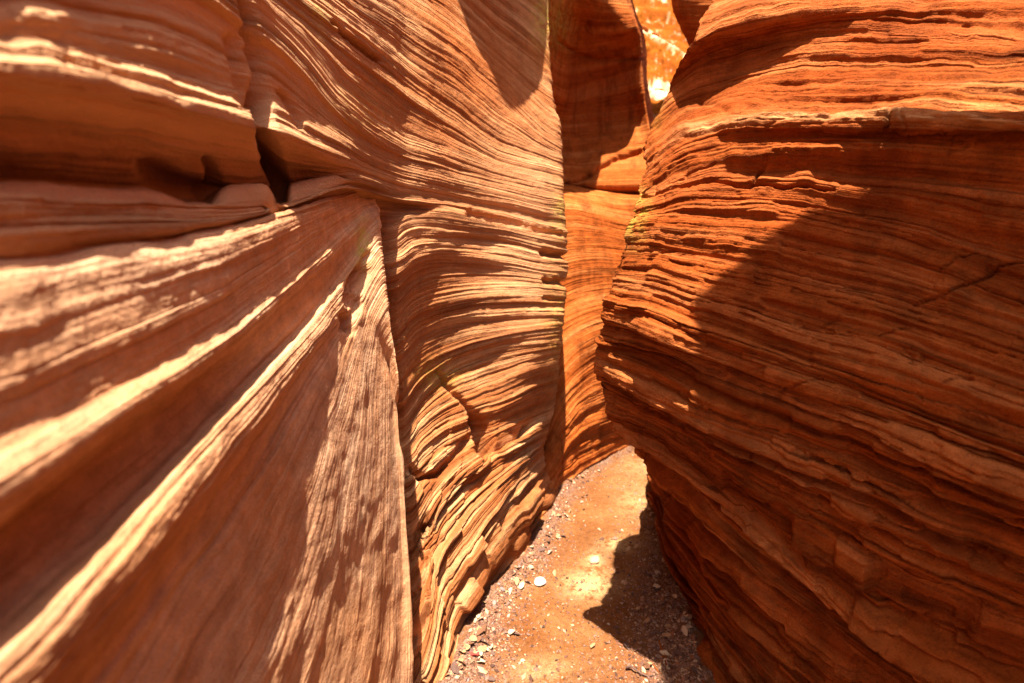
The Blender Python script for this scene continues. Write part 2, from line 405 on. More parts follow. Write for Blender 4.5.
# ------------------------------------------------------------------ right wall
RDX = [598, 640, 700, 760, 850, 940, 1024, 1140]
RDD = [1.55, 1.46, 1.36, 1.27, 1.13, 1.0, .90, .78]
FR = [0, .025, .07, .15, .26, .40, .56, .76, 1.]
def rrow(m, pts, mr=None, foot=False):
    pts = np.array([(p if len(p) == 3 else (*p, np.interp(p[0], RDX, RDD)*(m if mr is None else np.interp(p[0], [640, 1000], [m, mr])))) for p in pts], float)
    S = pts[0, 0]
    xs = S+(1140-S)*np.array(FR)
    q = pchip(pts[:, 0], pts[:, 1:], xs)
    r = [P(x, y, D) for x, (y, D) in zip(xs, q)]
    r += [np.array([r[-1][0]+.03, -.3, r[-1][2]]), np.array([r[-1][0]+.08, -3., r[-1][2]])]
    y0, D0 = q[0]
    if foot: b = [P(S+90, y0, D0+1.2), P(S+10, y0+4, D0+.5)]
    else: b = [P(S+150, y0, D0*1.08), P(S+14, y0, D0*1.025)]
    return b+r
GR = [
 [np.array(v) for v in [(3.2, 2.9, 4.6), (2.9, 2.75, 4.6), (2.7, 2.6, 4.6), (2.7, 2.4, 4.6), (2.7, 2.2, 4.6), (2.7, 2.0, 4.6), (2.7, 1.7, 4.6), (2.7, 1.4, 4.6), (2.7, 1.1, 4.6), (2.7, .8, 4.6), (2.7, .5, 4.6), (2.7, -.3, 4.6), (2.7, -3., 4.6)]],
 rrow(1.55, [(765, -190), (850, -215), (1140, -290)], 1.8),
 rrow(1.42, [(735, -70), (850, -100), (1140, -130)], 1.56),
 rrow(1.25, [(714, 0), (760, -25), (850, -50), (1140, -60)], 1.44),
 rrow(1.16, [(700, 22), (760, 0), (850, -10), (1024, -15), (1140, -15)], 1.36),
 rrow(1.125, [(690, 45), (720, 28), (800, 12), (900, 5), (1024, 8), (1140, 10)], 1.29),
 rrow(1.23, [(672, 80), (700, 60), (760, 42), (850, 28), (950, 30), (1024, 35), (1140, 40)], 1.22),
 rrow(1.235, [(655, 118), (690, 92), (750, 76), (850, 62), (950, 65), (1140, 72)], 1.15),
 rrow(1.17, [(647, 148), (680, 118), (720, 105), (800, 100), (900, 98), (1024, 106), (1140, 114)], 1.085),
 rrow(1.1, [(643, 163), (680, 134), (720, 122), (800, 118), (880, 118), (1024, 122), (1140, 128)], 1.035),
 rrow(1.092, [(641, 173), (680, 144), (720, 131), (800, 127), (880, 127), (1024, 132), (1140, 139)], 1.035),
 rrow(1.078, [(640, 180), (680, 154), (720, 143), (800, 138), (900, 138), (1024, 145), (1140, 155)], 1.075),
 rrow(1.055, [(638, 192), (680, 170), (720, 162), (800, 160), (900, 164), (1024, 176), (1140, 190)], 1.09),
 rrow(1.025, [(635, 208), (680, 192), (740, 184), (800, 188), (900, 205), (1024, 235), (1140, 260)], 1.085),
 rrow(0.995, [(628, 228), (680, 222), (740, 222), (800, 232), (900, 255), (1024, 300), (1140, 335)], 1.07),
 rrow(0.975, [(620, 252), (660, 250), (700, 258), (800, 280), (900, 308), (1024, 352), (1140, 390)], 1.04),
 rrow(0.96, [(610, 280), (650, 283), (700, 300), (800, 330), (900, 362), (1024, 408), (1140, 445)], 1.01),
 rrow(0.965, [(603, 315), (640, 322), (700, 345), (800, 382), (900, 418), (1024, 465), (1140, 505)]),
 rrow(0.99, [(599, 350), (640, 362), (700, 388), (800, 432), (900, 472), (1024, 522), (1140, 565)]),
 rrow(1.02, [(598, 380), (640, 400), (700, 428), (800, 478), (900, 525), (1024, 580), (1140, 630)]),
 rrow(1.06, [(606, 410), (640, 432), (700, 468), (800, 528), (900, 582), (1024, 645), (1140, 700)]),
 rrow(1.12, [(625, 434), (655, 458), (700, 497), (780, 560), (880, 630), (1024, 710), (1140, 770)]),
 rrow(1.1, [(655, 462, 3.0), (668, 480, 2.55), (700, 520, 1.72), (760, 580, 1.48), (850, 655, 1.28), (1024, 780, 1.02), (1140, 850, .9)], foot=True),
 rrow(1.1, [(662, 482, fD(482)), (672, 515, 2.6), (695, 550, 1.92), (760, 620, 1.58), (850, 700, 1.36), (1024, 850, 1.1), (1140, 930, .95)], foot=True),
 rrow(1.1, [(657, 530, fD(530)), (666, 570, 2.2), (688, 610, 1.84), (755, 690, 1.58), (850, 790, 1.36), (1024, 960, 1.12), (1140, 1060, .98)], foot=True),
 rrow(1.1, [(655, 595, fD(595)), (664, 630, 1.93), (684, 670, 1.74), (755, 750, 1.5), (860, 850, 1.36), (1024, 1010, 1.1), (1140, 1120, .98)], foot=True),
 rrow(1.1, [(654, 690, fD(683)), (668, 715, 1.6), (698, 760, 1.5), (775, 830, 1.36), (870, 920, 1.28), (1024, 1060, 1.1), (1140, 1180, .98)], foot=True),
]
GR = [g[::-1] for g in GR]
def disp_right(s, a, V, k, px, py, D):
    up = np.clip((180-py)/60, 0, 1)
    h = .070*layered(s+.05*fbm2(a*1.5, s*2, 2, 40), a, .15, .55, 43, groove=.5, soft=.16, tilt=.8)
    h += .036*layered(s+.02*fbm2(a*4, s*5, 3, 41), a, .062, .30, 45, groove=.9, blocky=.55, soft=.12, tilt=.8)
    h += .020*layered(s+.010*fbm2(a*8, s*10, 3, 42), a, .026, .15, 47, groove=.9, blocky=.7, soft=.12, tilt=.8)
    h += .0055*layered(s+.004*fbm2(a*14, s*20, 2, 44), a, .0105, .09, 48, groove=.7, blocky=.5)
    h *= k*np.clip((D+.8)/2.2, .6, 1.1)*(1-.3*np.clip((130-py)/40, 0, 1)+.95*np.clip((py-390)/120, 0, 1))
    h *= 1-.5*np.clip(1-(px-600)/60, 0, 1)*np.clip((py-190)/40, 0, 1)*np.clip((480-py)/40, 0, 1)
    h *= 1-.35*np.clip((330-py)/60, 0, 1)
    h *= 1-.6*np.clip((185-py)/40, 0, 1)*np.clip(1-(px-(660+(150-py)*.35))/110, 0, 1)
    h += .022*fbm3(V*4.5, 3, 55)+.008*fbm3(V*19, 4, 59)
    return h
rcrk = [
    ([(643, 160), (680, 131), (720, 122), (800, 118), (880, 117), (960, 119), (1040, 127), (1150, 133)], 4., .012),
    ([(720, 139), (800, 135), (880, 135), (960, 138), (1040, 147), (1150, 153)], 6, -.014),
    ([(640, 193), (665, 186), (700, 177), (752, 181), (835, 186)], 1.6, -.03),
    ([(752, 181), (762, 165), (766, 160)], 1.5, -.02),
    ([(890, 116), (886, 130)], 2, -.02),
    ([(1030, 258), (1000, 266), (985, 278), (950, 290), (918, 300)], 1.6, -.013),
    ([(700, 100), (740, 110), (800, 112), (850, 110)], 2.5, -.01),
    ([(796, 450), (850, 478), (920, 520), (980, 556)], 2.2, -.02),
    ([(866, 484), (905, 500), (1024, 520)], 2.2, -.02),
]
_rg = random.Random(8)
for _q in range(30):                                   # short slanting joints across the beds
    x_, y_ = _rg.uniform(640, 1010), _rg.uniform(20, 660)
    if y_ > 450 and x_ < 700+(y_-450)*.15: continue
    L_ = _rg.uniform(14, 46); a_ = math.radians(_rg.choice([-38, -30, -22, 55]))+_rg.uniform(-.15, .15)
    rcrk.append(([(x_, y_), (x_+L_*.5*math.cos(a_)+2, y_+L_*.5*math.sin(a_)), (x_+L_*math.cos(a_+.2), y_+L_*math.sin(a_+.2))], _rg.uniform(.8, 1.7), -_rg.uniform(.003, .010)))
def att_right(px, py, s, a):
    g = lambda x, y, rx, ry: np.exp(-((px-x)/rx)**2-((py-y)/ry)**2)
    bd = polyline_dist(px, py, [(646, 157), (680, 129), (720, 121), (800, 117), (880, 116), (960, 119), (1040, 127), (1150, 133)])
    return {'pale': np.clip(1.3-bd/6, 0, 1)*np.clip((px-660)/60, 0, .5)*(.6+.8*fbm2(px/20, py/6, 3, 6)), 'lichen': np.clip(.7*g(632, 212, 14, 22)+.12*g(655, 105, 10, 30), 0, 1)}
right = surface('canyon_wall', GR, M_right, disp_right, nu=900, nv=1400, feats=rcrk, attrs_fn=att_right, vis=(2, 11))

# ------------------------------------------------------------------ wall across the bend, between the two
BX = [515, 535, 550, 563, 578, 598, 622, 650, 690]
def brow(ys, D, xs=BX, dd=None):
    r = [P(470, ys[0], (D if np.isscalar(D) else D[0])+.6)]
    for k, x in enumerate(xs):
        d = D if np.isscalar(D) else D[k]
        r.append(P(x, ys[k], d))
    return r
fl = [fD(y) for y in (545, 530, 515, 488, 478, 467, 453, 440, 425)]
TX = [515, 535, 548, 562, 580, 602, 622, 634, 640]      # the upper mass ends at the bright gap
def trow(ys, D, edge, xs=None):
    xs = [515, 533, 548, 562, 580, 600, edge-12, edge-2, edge+0]
    r = [P(470, ys[0], D[0]+.6)]
    for k, x in enumerate(xs): r.append(P(x, ys[k], D[k]))
    return r+[P(edge+2, ys[-1], D[-1]+.6), P(edge-60, ys[-1], D[-1]+.9)]
GT = [
 trow([-330]*9, [5.5]*9, 606),  # roof and lip rows above the frame, added to keep sun off the mass
 trow([-420]*9, [2.8, 2.8, 2.8, 2.7, 2.7, 2.75, 2.9, 3.1, 3.3], 610),
 trow([-200]*9, [2.8, 2.8, 2.8, 2.7, 2.7, 2.75, 2.9, 3.1, 3.3], 616),
 trow([-120, -110, -100, -90, -80, -70, -60, -55, -50], [3.4, 3.35, 3.3, 3.35, 3.5, 3.6, 3.7, 3.75, 3.9], 620),
 trow([-60, -45, -30, -20, -10, -5, -2, 0, 0], [3.5, 3.42, 3.35, 3.45, 3.6, 3.62, 3.65, 3.7, 3.9], 628),
 trow([-20, 0, 15, 25, 28, 30, 28, 26, 26], [3.6, 3.5, 3.42, 3.6, 3.85, 3.8, 3.7, 3.72, 3.9], 637),
 trow([20, 35, 50, 60, 60, 58, 50, 45, 45], [3.7, 3.6, 3.5, 3.75, 4.05, 4.0, 3.9, 3.85, 4.0], 641),
 trow([60, 75, 88, 95, 95, 90, 82, 78, 78], [3.9, 3.75, 3.7, 3.9, 4.15, 4.15, 4.0, 3.95, 4.1], 643),
 trow([110, 115, 120, 122, 122, 120, 115, 112, 110], [4.1, 4.05, 4.05, 4.1, 4.2, 4.2, 4.1, 4.0, 4.1], 648),
 trow([150, 152, 154, 155, 155, 152, 148, 145, 145], [4.3, 4.2, 4.15, 4.1, 4.15, 4.1, 4.0, 3.95, 4.1], 655),
 trow([180, 180, 180, 181, 184, 186, 186, 184, 184], [4.3, 4.2, 4.1, 4.0, 4.0, 3.95, 3.9, 3.9, 4.0], 665),
 trow([200, 200, 200, 200, 202, 204, 204, 202, 202], [4.6, 4.5, 4.5, 4.4, 4.4, 4.3, 4.3, 4.2, 4.3], 675),
]
GB = [
 brow([170, 170, 172, 176, 178, 180, 180, 180, 180], 4.5),
 brow([188, 188, 186, 186, 189, 193, 196, 196, 196], [4.2, 4.1, 3.95, 3.85, 3.8, 3.8, 3.85, 3.95, 4.1]),
 brow([196, 196, 192, 190, 193, 198, 202, 203, 204], [3.9, 3.8, 3.65, 3.58, 3.55, 3.58, 3.62, 3.75, 3.9]),
 brow([215, 214, 210, 206, 207, 212, 218, 222, 224], [3.8, 3.7, 3.55, 3.48, 3.45, 3.48, 3.56, 3.68, 3.85]),
 brow([260, 256, 250, 244, 242, 242, 246, 250, 252], [3.75, 3.6, 3.5, 3.45, 3.42, 3.46, 3.54, 3.66, 3.85]),
 brow([320, 312, 304, 296, 290, 286, 284, 284, 284], [3.7, 3.55, 3.45, 3.42, 3.4, 3.44, 3.52, 3.66, 3.85]),
 brow([380, 366, 350, 336, 326, 318, 313, 312, 312], [3.55, 3.45, 3.38, 3.36, 3.36, 3.42, 3.52, 3.66, 3.85]),
 brow([430, 412, 392, 372, 356, 344, 338, 336, 336], [3.4, 3.3, 3.28, 3.3, 3.32, 3.42, 3.55, 3.7, 3.9]),
 brow([470, 448, 425, 402, 384, 370, 364, 362, 362], [3.25, 3.17, 3.18, 3.24, 3.32, 3.46, 3.62, 3.8, 4.0]),
 brow([500, 478, 452, 430, 410, 398, 392, 390, 390], [3.05, 3.03, 3.10, 3.22, 3.34, 3.5, 3.7, 3.9, 4.1]),
 brow([525, 500, 475, 455, 438, 428, 420, 416, 415], [2.8, 2.92, 3.05, 3.22, 3.38, 3.56, 3.8, 4.05, 4.3]),
 brow([545, 530, 515, 488, 478, 467, 453, 440, 425], fl),
 brow([570, 555, 535, 510, 498, 485, 470, 455, 440], fl),
]
def disp_back(s, a, V, k, px, py, D):
    low = np.clip((py-370-(px-560)*.2)/50, 0, 1)
    h = .03*layered(s, a, .2, 1.2, 63, groove=.3, soft=.3)*(.35+low)
    h += (.006+.03*low)*layered(s+.03*fbm2(a*3, s*5, 3, 4), a, .07, .4, 64, groove=.5, blocky=.3)
    h += (.0035+.012*low)*layered(s, a, .024, .3, 65, groove=.7)
    h *= k
    return h+(.012+.02*low)*fbm3(V*5, 4, 66)
bend = surface('rock_buttress', GB, M_back, disp_back, nu=420, nv=900, vis=(2, 9), flip=True)
bend.name = 'rock_buttress.001'
tcrk = [([(563, 187), (585, 178), (600, 166), (640, 150)], 2, -.04), ([(560, 40), (580, 55), (600, 60), (640, 58)], 2.2, -.03)]
mass = surface('rock_overhang', GT, M_back, disp_back, nu=420, nv=600, feats=tcrk, vis=(2, 9), flip=True,
               attrs_fn=lambda px, py, s, a: {'lichen': .45*np.exp(-((px-556)/16)**2-((py-20)/30)**2)})

# ------------------------------------------------------------------ far wall glimpsed through the gap, with its debris ledge, and the dark fin before it
def grow(xs, ys, D): return [P(x, y, d) for x, y, d in zip(xs, ys, D if not np.isscalar(D) else [D]*len(xs))]
FX = [560, 600, 625, 645, 665, 685, 710, 760]
GF = [grow(FX, [-260]*8, 12.5), grow(FX, [-60]*8, 10.2), grow(FX, [-5, 0, 2, 4, 6, 8, 8, 8], 9.0),
      grow(FX, [0, 5, 10, 14, 18, 22, 26, 30], 8.5), grow(FX, [-10, 8, 18, 27, 36, 46, 56, 70], 8.2),
      grow(FX, [-2, 15, 26, 35, 44, 54, 64, 78], 7.1), grow(FX, [8, 22, 33, 43, 52, 62, 72, 86], 6.9),
      grow(FX, [20, 35, 45, 55, 63, 71, 82, 96], 6.7), grow(FX, [60, 68, 72, 76, 79, 82, 90, 100], 6.3),
      grow(FX, [70, 75, 79, 81, 83, 85, 92, 102], 5.7), grow(FX, [110]*8, 4.9), grow(FX, [150]*8, 4.8), grow(FX, [260]*8, 4.8)]
def disp_far(s, a, V, k, px, py, D):
    return .16*fbm3(V*1.9, 5, 77)+.05*layered(s, a, .25, .5, 71, blocky=.6)*k+.05*np.abs(fbm3(V*6, 4, 79))
def att_far(px, py, s, a):
    q = np.abs(py-(27+(px-640)*.62)-3)
    b = np.clip(1.3-q/5, 0, 1)+np.clip((py-80)/3, 0, 1)*np.clip((103-py)/4, 0, 1)+np.clip(1.1-np.hypot((px-660)/15, (py-1-(px-660)*.3)/7), 0, 1)
    return {'pale': np.clip(b+1.2*fbm2(px/4, py/4, 3, 5)-.3, 0, 1)}  # blown-out sunlit ledge and patches, painted in as near-white rock
def glare_mix(m):
    nt = m.node_tree; b = nt.nodes['Principled BSDF']; src = b.inputs['Base Color'].links[0].from_socket
    t = NT.__new__(NT); t.m = m; t.t = nt; t.b = b
    c = t.mix(t.attr('pale'), src, (.60, .46, .28)); t.l(c, b.inputs['Base Color'])
glare_mix(M_far)
far = surface('canyon_wall', GF, M_far, disp_far, nu=360, nv=420, attrs_fn=att_far, flip=True)
GN = []
for y, x0 in ((-260, 640), (-80, 660), (-20, 668), (5, 673), (28, 680), (44, 687), (60, 694), (120, 700), (200, 705)):
    GN.append([P(x0+60, y, 3.9), P(x0+6, y, 3.75), P(x0, y, 3.6), P(x0+5, y, 3.5), P(x0+30, y, 3.3), P(x0+80, y, 3.1), P(x0+160, y, 2.9)])
fin = surface('rock_fin', GN, M_back, disp_back, nu=200, nv=300, flip=True)

# ------------------------------------------------------------------ unseen spur added above the path, outlined to cast the right wall's diagonal shadow
import bmesh
ol = []
for bx, by in ((1060, 132), (1000, 136), (940, 138), (890, 142), (868, 172), (820, 200), (780, 228), (745, 256), (715, 284), (690, 310)):
    p_ = P(bx, by, float(np.interp(bx, RDX, RDD))*np.interp(by, [130, 200, 300], [1.07, 1.06, .98])); k_ = (4.1-p_[2])/SUN_DIR[2]
    ol.append((p_[0]+SUN_DIR[0]*k_, p_[1]+SUN_DIR[1]*k_))
ol = [(ol[-1][0]-.02, -.55), (ol[-1][0]-.02, 0.)]+ol[::-1]+[(ol[0][0]+.01, -.25), (2.9, -.2), (2.9, -.55)]
print('SPUR', [(round(a, 2), round(b, 2)) for a, b in ol])
ol = np.array(ol+[ol[0]]); tt = np.concatenate([[0], np.cumsum(np.linalg.norm(np.diff(ol, axis=0), axis=1))])
ql = np.linspace(0, tt[-1], 420)[:-1]; oxy = np.stack([np.interp(ql, tt, ol[:, 0]), np.interp(ql, tt, ol[:, 1])], -1)
cen = np.array([.97, .2]); rows_ = []
for kz in range(41):
    f = kz/40.; sc_ = np.sin(np.pi*min(max(f, .0), 1.))**.25 if 0 < f < 1 else .02
    pp = np.column_stack([cen+(oxy-cen)*(.25+.75*sc_ if 0 < f < 1 else .02), np.full(len(oxy), 3.85+.5*f)])
    pp[:, :2] += .03*np.stack([fbm3(pp*5, 3, 8), fbm3(pp*5+9, 3, 8)], -1)+(.03*layered(pp[:, 2], pp[:, 0], .07, .5, 3))[:, None]*0
    rows_.append(pp)
R_ = np.array(rows_); R_ = np.concatenate([R_, R_[:, :1]], 1)
spur = mesh_from_grid('rock_overhang', R_, R_[..., [0, 2, 1]], M_right, {'lichen': R_[..., 0]*0})
# ------------------------------------------------------------------ floor
t = NT('canyon_sand')
g = t.n('ShaderNodeNewGeometry').outputs['Position']
n1 = t.noise(g, 3.2, 5, .6); n2 = t.noise(g, 14, 5, .7); n3 = t.noise(g, 120, 4, .75); n4 = t.noise(g, 420, 2, .6)
col = t.ramp(n1, [(.32, (.165, .056, .017)), (.5, (.215, .082, .026)), (.68, (.27, .12, .044))])
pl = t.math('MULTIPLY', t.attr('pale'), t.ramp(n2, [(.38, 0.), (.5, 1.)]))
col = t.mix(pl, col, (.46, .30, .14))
gv = t.math('MULTIPLY', t.attr('gravel'), t.ramp(n2, [(.40, 0.15), (.56, 1.)]))
gc = t.ramp(n3, [(.35, (.06, .026, .016)), (.5, (.20, .11, .08)), (.66, (.38, .28, .23))])
col = t.mix(gv, col, gc)
col = t.mix(t.ramp(n3, [(.30, .85), (.43, 0.)]), col, (.12, .045, .025))
col = t.mix(.7, col, t.ramp(t.noise(g, 45, 5, .75), [(.32, .55), (.5, 1.), (.68, 1.3)]), 'MULTIPLY')
col = t.mix(.5, col, t.ramp(n4, [(.3, .5), (.5, 1.), (.7, 1.3)]), 'MULTIPLY')
t.l(col, t.b.inputs['Base Color']); t.b.inputs['Roughness'].default_value = .9; t.b.inputs['Specular IOR Level'].default_value = .05
nb = t.bump(n3, .010, .9); t.l(t.bump(n4, .004, .7, nb), t.b.inputs['Normal'])
xs = np.concatenate([np.linspace(-14, -1.2, 14), np.linspace(-1, 2.2, int(520*Q)), np.linspace(2.5, 14, 14)])
ys = np.concatenate([np.linspace(-8, .6, 10), np.linspace(.8, 5., int(760*Q)), np.linspace(5.5, 16, 14)])
X, Y = np.meshgrid(xs, ys)
fpx, fpy, _ = project(np.stack([X, Y, X*0], -1))
lx = np.interp(fpy, [430, 452, 483, 515, 571, 600, 656, 683, 760], [660, 628, 568, 553, 521, 491, 462, 448, 430])
rx = np.interp(fpy, [430, 455, 480, 560, 620, 683, 760], [690, 668, 668, 676, 687, 700, 715])
wid = (rx-lx)
el = (fpx-lx)/wid; er = (rx-fpx)/wid
gravel = np.clip(.85*np.exp(-(er/.20)**2)*np.clip((fpy-490)/60, 0, 1)+.75*np.exp(-(el/.13)**2)+.25*fbm2(X*4, Y*4, 3, 3)+.12*np.clip((fpy-540)/90, 0, 1)-.08, 0, 1)
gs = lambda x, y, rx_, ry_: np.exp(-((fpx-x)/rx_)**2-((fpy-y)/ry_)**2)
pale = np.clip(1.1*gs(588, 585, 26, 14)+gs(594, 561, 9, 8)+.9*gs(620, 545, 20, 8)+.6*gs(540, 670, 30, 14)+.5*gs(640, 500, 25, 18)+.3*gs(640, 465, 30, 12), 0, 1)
Z = .018*fbm2(X*3, Y*3, 4, 1)+.010*gravel*fbm2(X*30, Y*30, 3, 2)+.003*fbm2(X*60, Y*60, 2, 9)
Z += .004*fbm2(X*22, Y*22, 4, 12)
Z += .05*np.exp(-(np.minimum(el, er)/.10)**2)*(np.minimum(el, er) > -.5)
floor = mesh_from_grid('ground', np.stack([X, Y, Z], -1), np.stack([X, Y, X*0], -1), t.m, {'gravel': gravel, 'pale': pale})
floor['kind'] = 'structure'
floor['label'] = 'orange sand floor of the slot canyon with gravel edges'

def tag(o, label, cat, group=None):
    o['label'] = label; o['category'] = cat
    if group: o['group'] = group
tag(left, 'tall tan left wall with sweeping thin layers curving round a hollow', 'rock wall')
tag(near, 'pale blurred rock close on the left with thick slanting ridges fanning downward', 'rock')
tag(right, 'bulging red-orange wall on the right with broken ledges and deep shadow', 'rock wall')
tag(bend, 'smooth orange rock face across the bend, narrow between both big walls', 'rock')
tag(mass, 'dark overhanging rock mass above the smooth orange face at the bend', 'rock overhang')
tag(far, 'glowing orange sunlit wall seen through the small gap at the top', 'rock wall')
spur.name = 'rock_overhang.001'; tag(spur, 'unseen rock spur added overhead to cast the diagonal shadow on the red right wall', 'rock overhang')
tag(fin, 'dark brown rock fin to the right of the glowing gap', 'rock')

# ------------------------------------------------------------------ litter on the floor
def floor_z(x, y):
    i = np.clip(np.searchsorted(xs, x), 0, len(xs)-1); j = np.clip(np.searchsorted(ys, y), 0, len(ys)-1)
    return float(Z[j, i])
def simple_mat(name, c, var=.3, rough=.8):
    t = NT(name); g = t.n('ShaderNodeTexCoord').outputs['Object']
    n = t.noise(g, 60, 4, .7)
    t.l(t.ramp(n, [(.3, tuple(v*(1-var) for v in c)), (.7, tuple(min(1, v*(1+var)) for v in c))]), t.b.inputs['Base Color'])
    t.b.inputs['Roughness'].default_value = rough
    t.l(t.bump(n, .002, .6), t.b.inputs['Normal'])
    return t.m
def pyobj(name, verts, faces, mat, smooth=True):
    me = bpy.data.meshes.new(name); me.from_pydata(verts, [], faces); me.update()
    for p in me.polygons: p.use_smooth = smooth
    me.materials.append(mat); o = bpy.data.objects.new(name, me); COL.objects.link(o); return o
def stone_mesh(seed, flat=.55):
    import bmesh
    bm = bmesh.new(); bmesh.ops.create_icosphere(bm, subdivisions=3, radius=.5)
    rng = np.random.RandomState(seed); dirs = rng.normal(size=(9, 3)); dirs /= np.linalg.norm(dirs, axis=1)[:, None]
    for v in bm.verts:
        c = np.array(v.co)
        for d in dirs:                                  # facets cut off the ball
            q = c @ d; lim = .33+.08*rng.rand()*0+.02*(abs(d[0])*3)
            if q > lim: c = c-d*(q-lim)*.85
        c = c*np.array([1., .78, flat]); v.co = c
    vs = [tuple(v.co) for v in bm.verts]; fs = [[v.index for v in f.verts] for f in bm.faces]; bm.free()
    return vs, fs
def leaf_mesh(seed):
    rng = random.Random(seed); n, m = 9, 6; vs = []; fs = []
    curl = rng.uniform(.5, 1.6); bend_ = rng.uniform(-.6, .9); tw = rng.uniform(-.6, .6)
    for side in (0, 1):
        for i in range(n):
            u = i/(n-1); w = .33*math.sin(math.pi*min(1, u*.96+.04))**.7*(1-.3*u)+.004
            for j in range(m):
                v = j/(m-1)*2-1
                x = (u-.5); y = v*w; z = curl*.5*(v*w)**2*3+bend_*.3*(u-.5)**2+tw*(u-.5)*y+.03*math.sin(9*u+3*v+seed)
                vs.append((x, y+.02*math.sin(13*u), z+.1-side*.012))
    o = n*m
    for i in range(n-1):
        for j in range(m-1):
            a = i*m+j; fs.append([a, a+1, a+m+1, a+m]); fs.append([o+a+m, o+a+m+1, o+a+1, o+a])
    for i in range(n-1):
        for j in (0, m-1):
            a = i*m+j; q = [a, a+m, o+a+m, o+a]; fs.append(q if j == 0 else q[::-1])
    for i in (0, n-1):
        for j in range(m-1):
            a = i*m+j; q = [a, o+a, o+a+1, a+1]; fs.append(q if i == 0 else q[::-1])
    return vs, fs
def twig_mesh(pts, r0, r1, forks=()):
    vs = []; fs = []; k = 7
    def tube(pts, r0, r1):
        b = len(vs); n = len(pts)
        for i, p in enumerate(pts):
            p = np.array(p); d = np.array(pts[min(i+1, n-1)])-np.array(pts[max(i-1, 0)]); d = d/np.linalg.norm(d)
            e1 = np.cross(d, (0, 0, 1.)); e1 /= np.linalg.norm(e1)+1e-9; e2 = np.cross(d, e1); r = r0+(r1-r0)*i/(n-1)
            r *= 1+.15*math.sin(i*2.3)
            for q in range(k):
                a = 2*math.pi*q/k; vs.append(tuple(p+e1*r*math.cos(a)+e2*r*math.sin(a)))
        for i in range(n-1):
            for q in range(k): fs.append([b+i*k+q, b+i*k+(q+1) % k, b+(i+1)*k+(q+1) % k, b+(i+1)*k+q])
        fs.append([b+q for q in range(k)][::-1]); fs.append([b+(n-1)*k+q for q in range(k)])
    tube(pts, r0, r1)
    for f in forks: tube(f, r1*1.1, r1*.5)
    return vs, fs

SM = [simple_mat('pebble_tan', (.30, .155, .08)), simple_mat('pebble_grey', (.20, .14, .125)), simple_mat('pebble_rust', (.24, .08, .03)), simple_mat('pebble_cream', (.42, .28, .17))]
LM = [simple_mat('dry_leaf_tan', (.34, .19, .09)), simple_mat('dry_leaf_brown', (.15, .06, .025)), simple_mat('dry_leaf_pale', (.46, .33, .21)), simple_mat('dry_leaf_dark', (.10, .05, .035))]
rng = random.Random(12)
def at_floor(px, py):
    p = P(px, py, fD(py)); return p[0], p[1]
def edges(py):
    return (float(np.interp(py, [430, 452, 483, 515, 571, 600, 656, 683, 760], [660, 628, 568, 553, 521, 491, 462, 448, 430])),
            float(np.interp(py, [430, 455, 480, 560, 620, 683, 760], [690, 668, 668, 676, 687, 700, 715])))
def place(o, px, py, size, tilt=.3, lift=.0):
    x, y = at_floor(px, py); o.location = (x, y, floor_z(x, y)+lift*size)
    o.rotation_euler = (rng.uniform(-tilt, tilt), rng.uniform(-tilt, tilt), rng.uniform(0, 6.28)); o.scale = (size,)*3
def fraction_spot(kind):
    while True:
        py = 456+(690-456)*rng.random()**.8
        l, r = edges(py); w = r-l
        if kind == 'left': px = l+w*abs(rng.gauss(.02, .09))
        elif kind == 'right':
            if py < 500: continue
            px = r-w*abs(rng.gauss(.0, .14))
        else: px = l+w*rng.random()
        if l-3 < px < r+6: return px, py
stones = {}
sets = [
 ('left', 'small stone in the litter along the foot of the left wall', 'stones along the left wall foot', 90),
 ('right', 'small stone in the gravel along the foot of the right wall', 'stones along the right wall foot', 90),
 ('mid', 'tiny stone lying on the open sand of the path', 'stones on the open sand', 80)]
protos = []
for k in range(8):
    vs, fs = stone_mesh(k+3); o = pyobj('pebble', vs, fs, SM[k % 4]); protos.append(o)
used = [False]*8
for kind, lab, grp, n in sets:
    for i in range(n):
        k = rng.randrange(8)
        if kind == 'left' and rng.random() < .5: k = 3 if rng.random() < .5 else 7
        if not used[k]: o = protos[k]; used[k] = True
        else: o = protos[k].copy(); COL.objects.link(o)
        px, py = fraction_spot(kind)
        sz = rng.uniform(.006, .020) if kind != 'mid' else rng.uniform(.004, .011)
        if kind != 'mid' and rng.random() < .15: sz *= 1.7
        place(o, px, py, sz, .4, .12); tag(o, lab, 'pebble', grp)
protos = [pyobj('dry_leaf', *leaf_mesh(k), LM[k % 4]) for k in range(8)]
used = [False]*8
for kind, lab, grp, n in (
 ('left', 'curled dry leaf in the litter along the foot of the left wall', 'dry leaves along the left wall foot', 110),
 ('right', 'curled dry leaf in the litter along the foot of the right wall', 'dry leaves along the right wall foot', 130),
 ('mid', 'single dry leaf scrap lying out on the open sand', 'leaf scraps on the open sand', 34)):
    for i in range(n):
        k = rng.randrange(8)
        if not used[k]: o = protos[k]; used[k] = True
        else: o = protos[k].copy(); COL.objects.link(o)
        px, py = fraction_spot(kind)
        place(o, px, py, rng.uniform(.016, .044)*(.6 if kind == 'mid' else 1), .7, .1); tag(o, lab, 'leaf', grp)
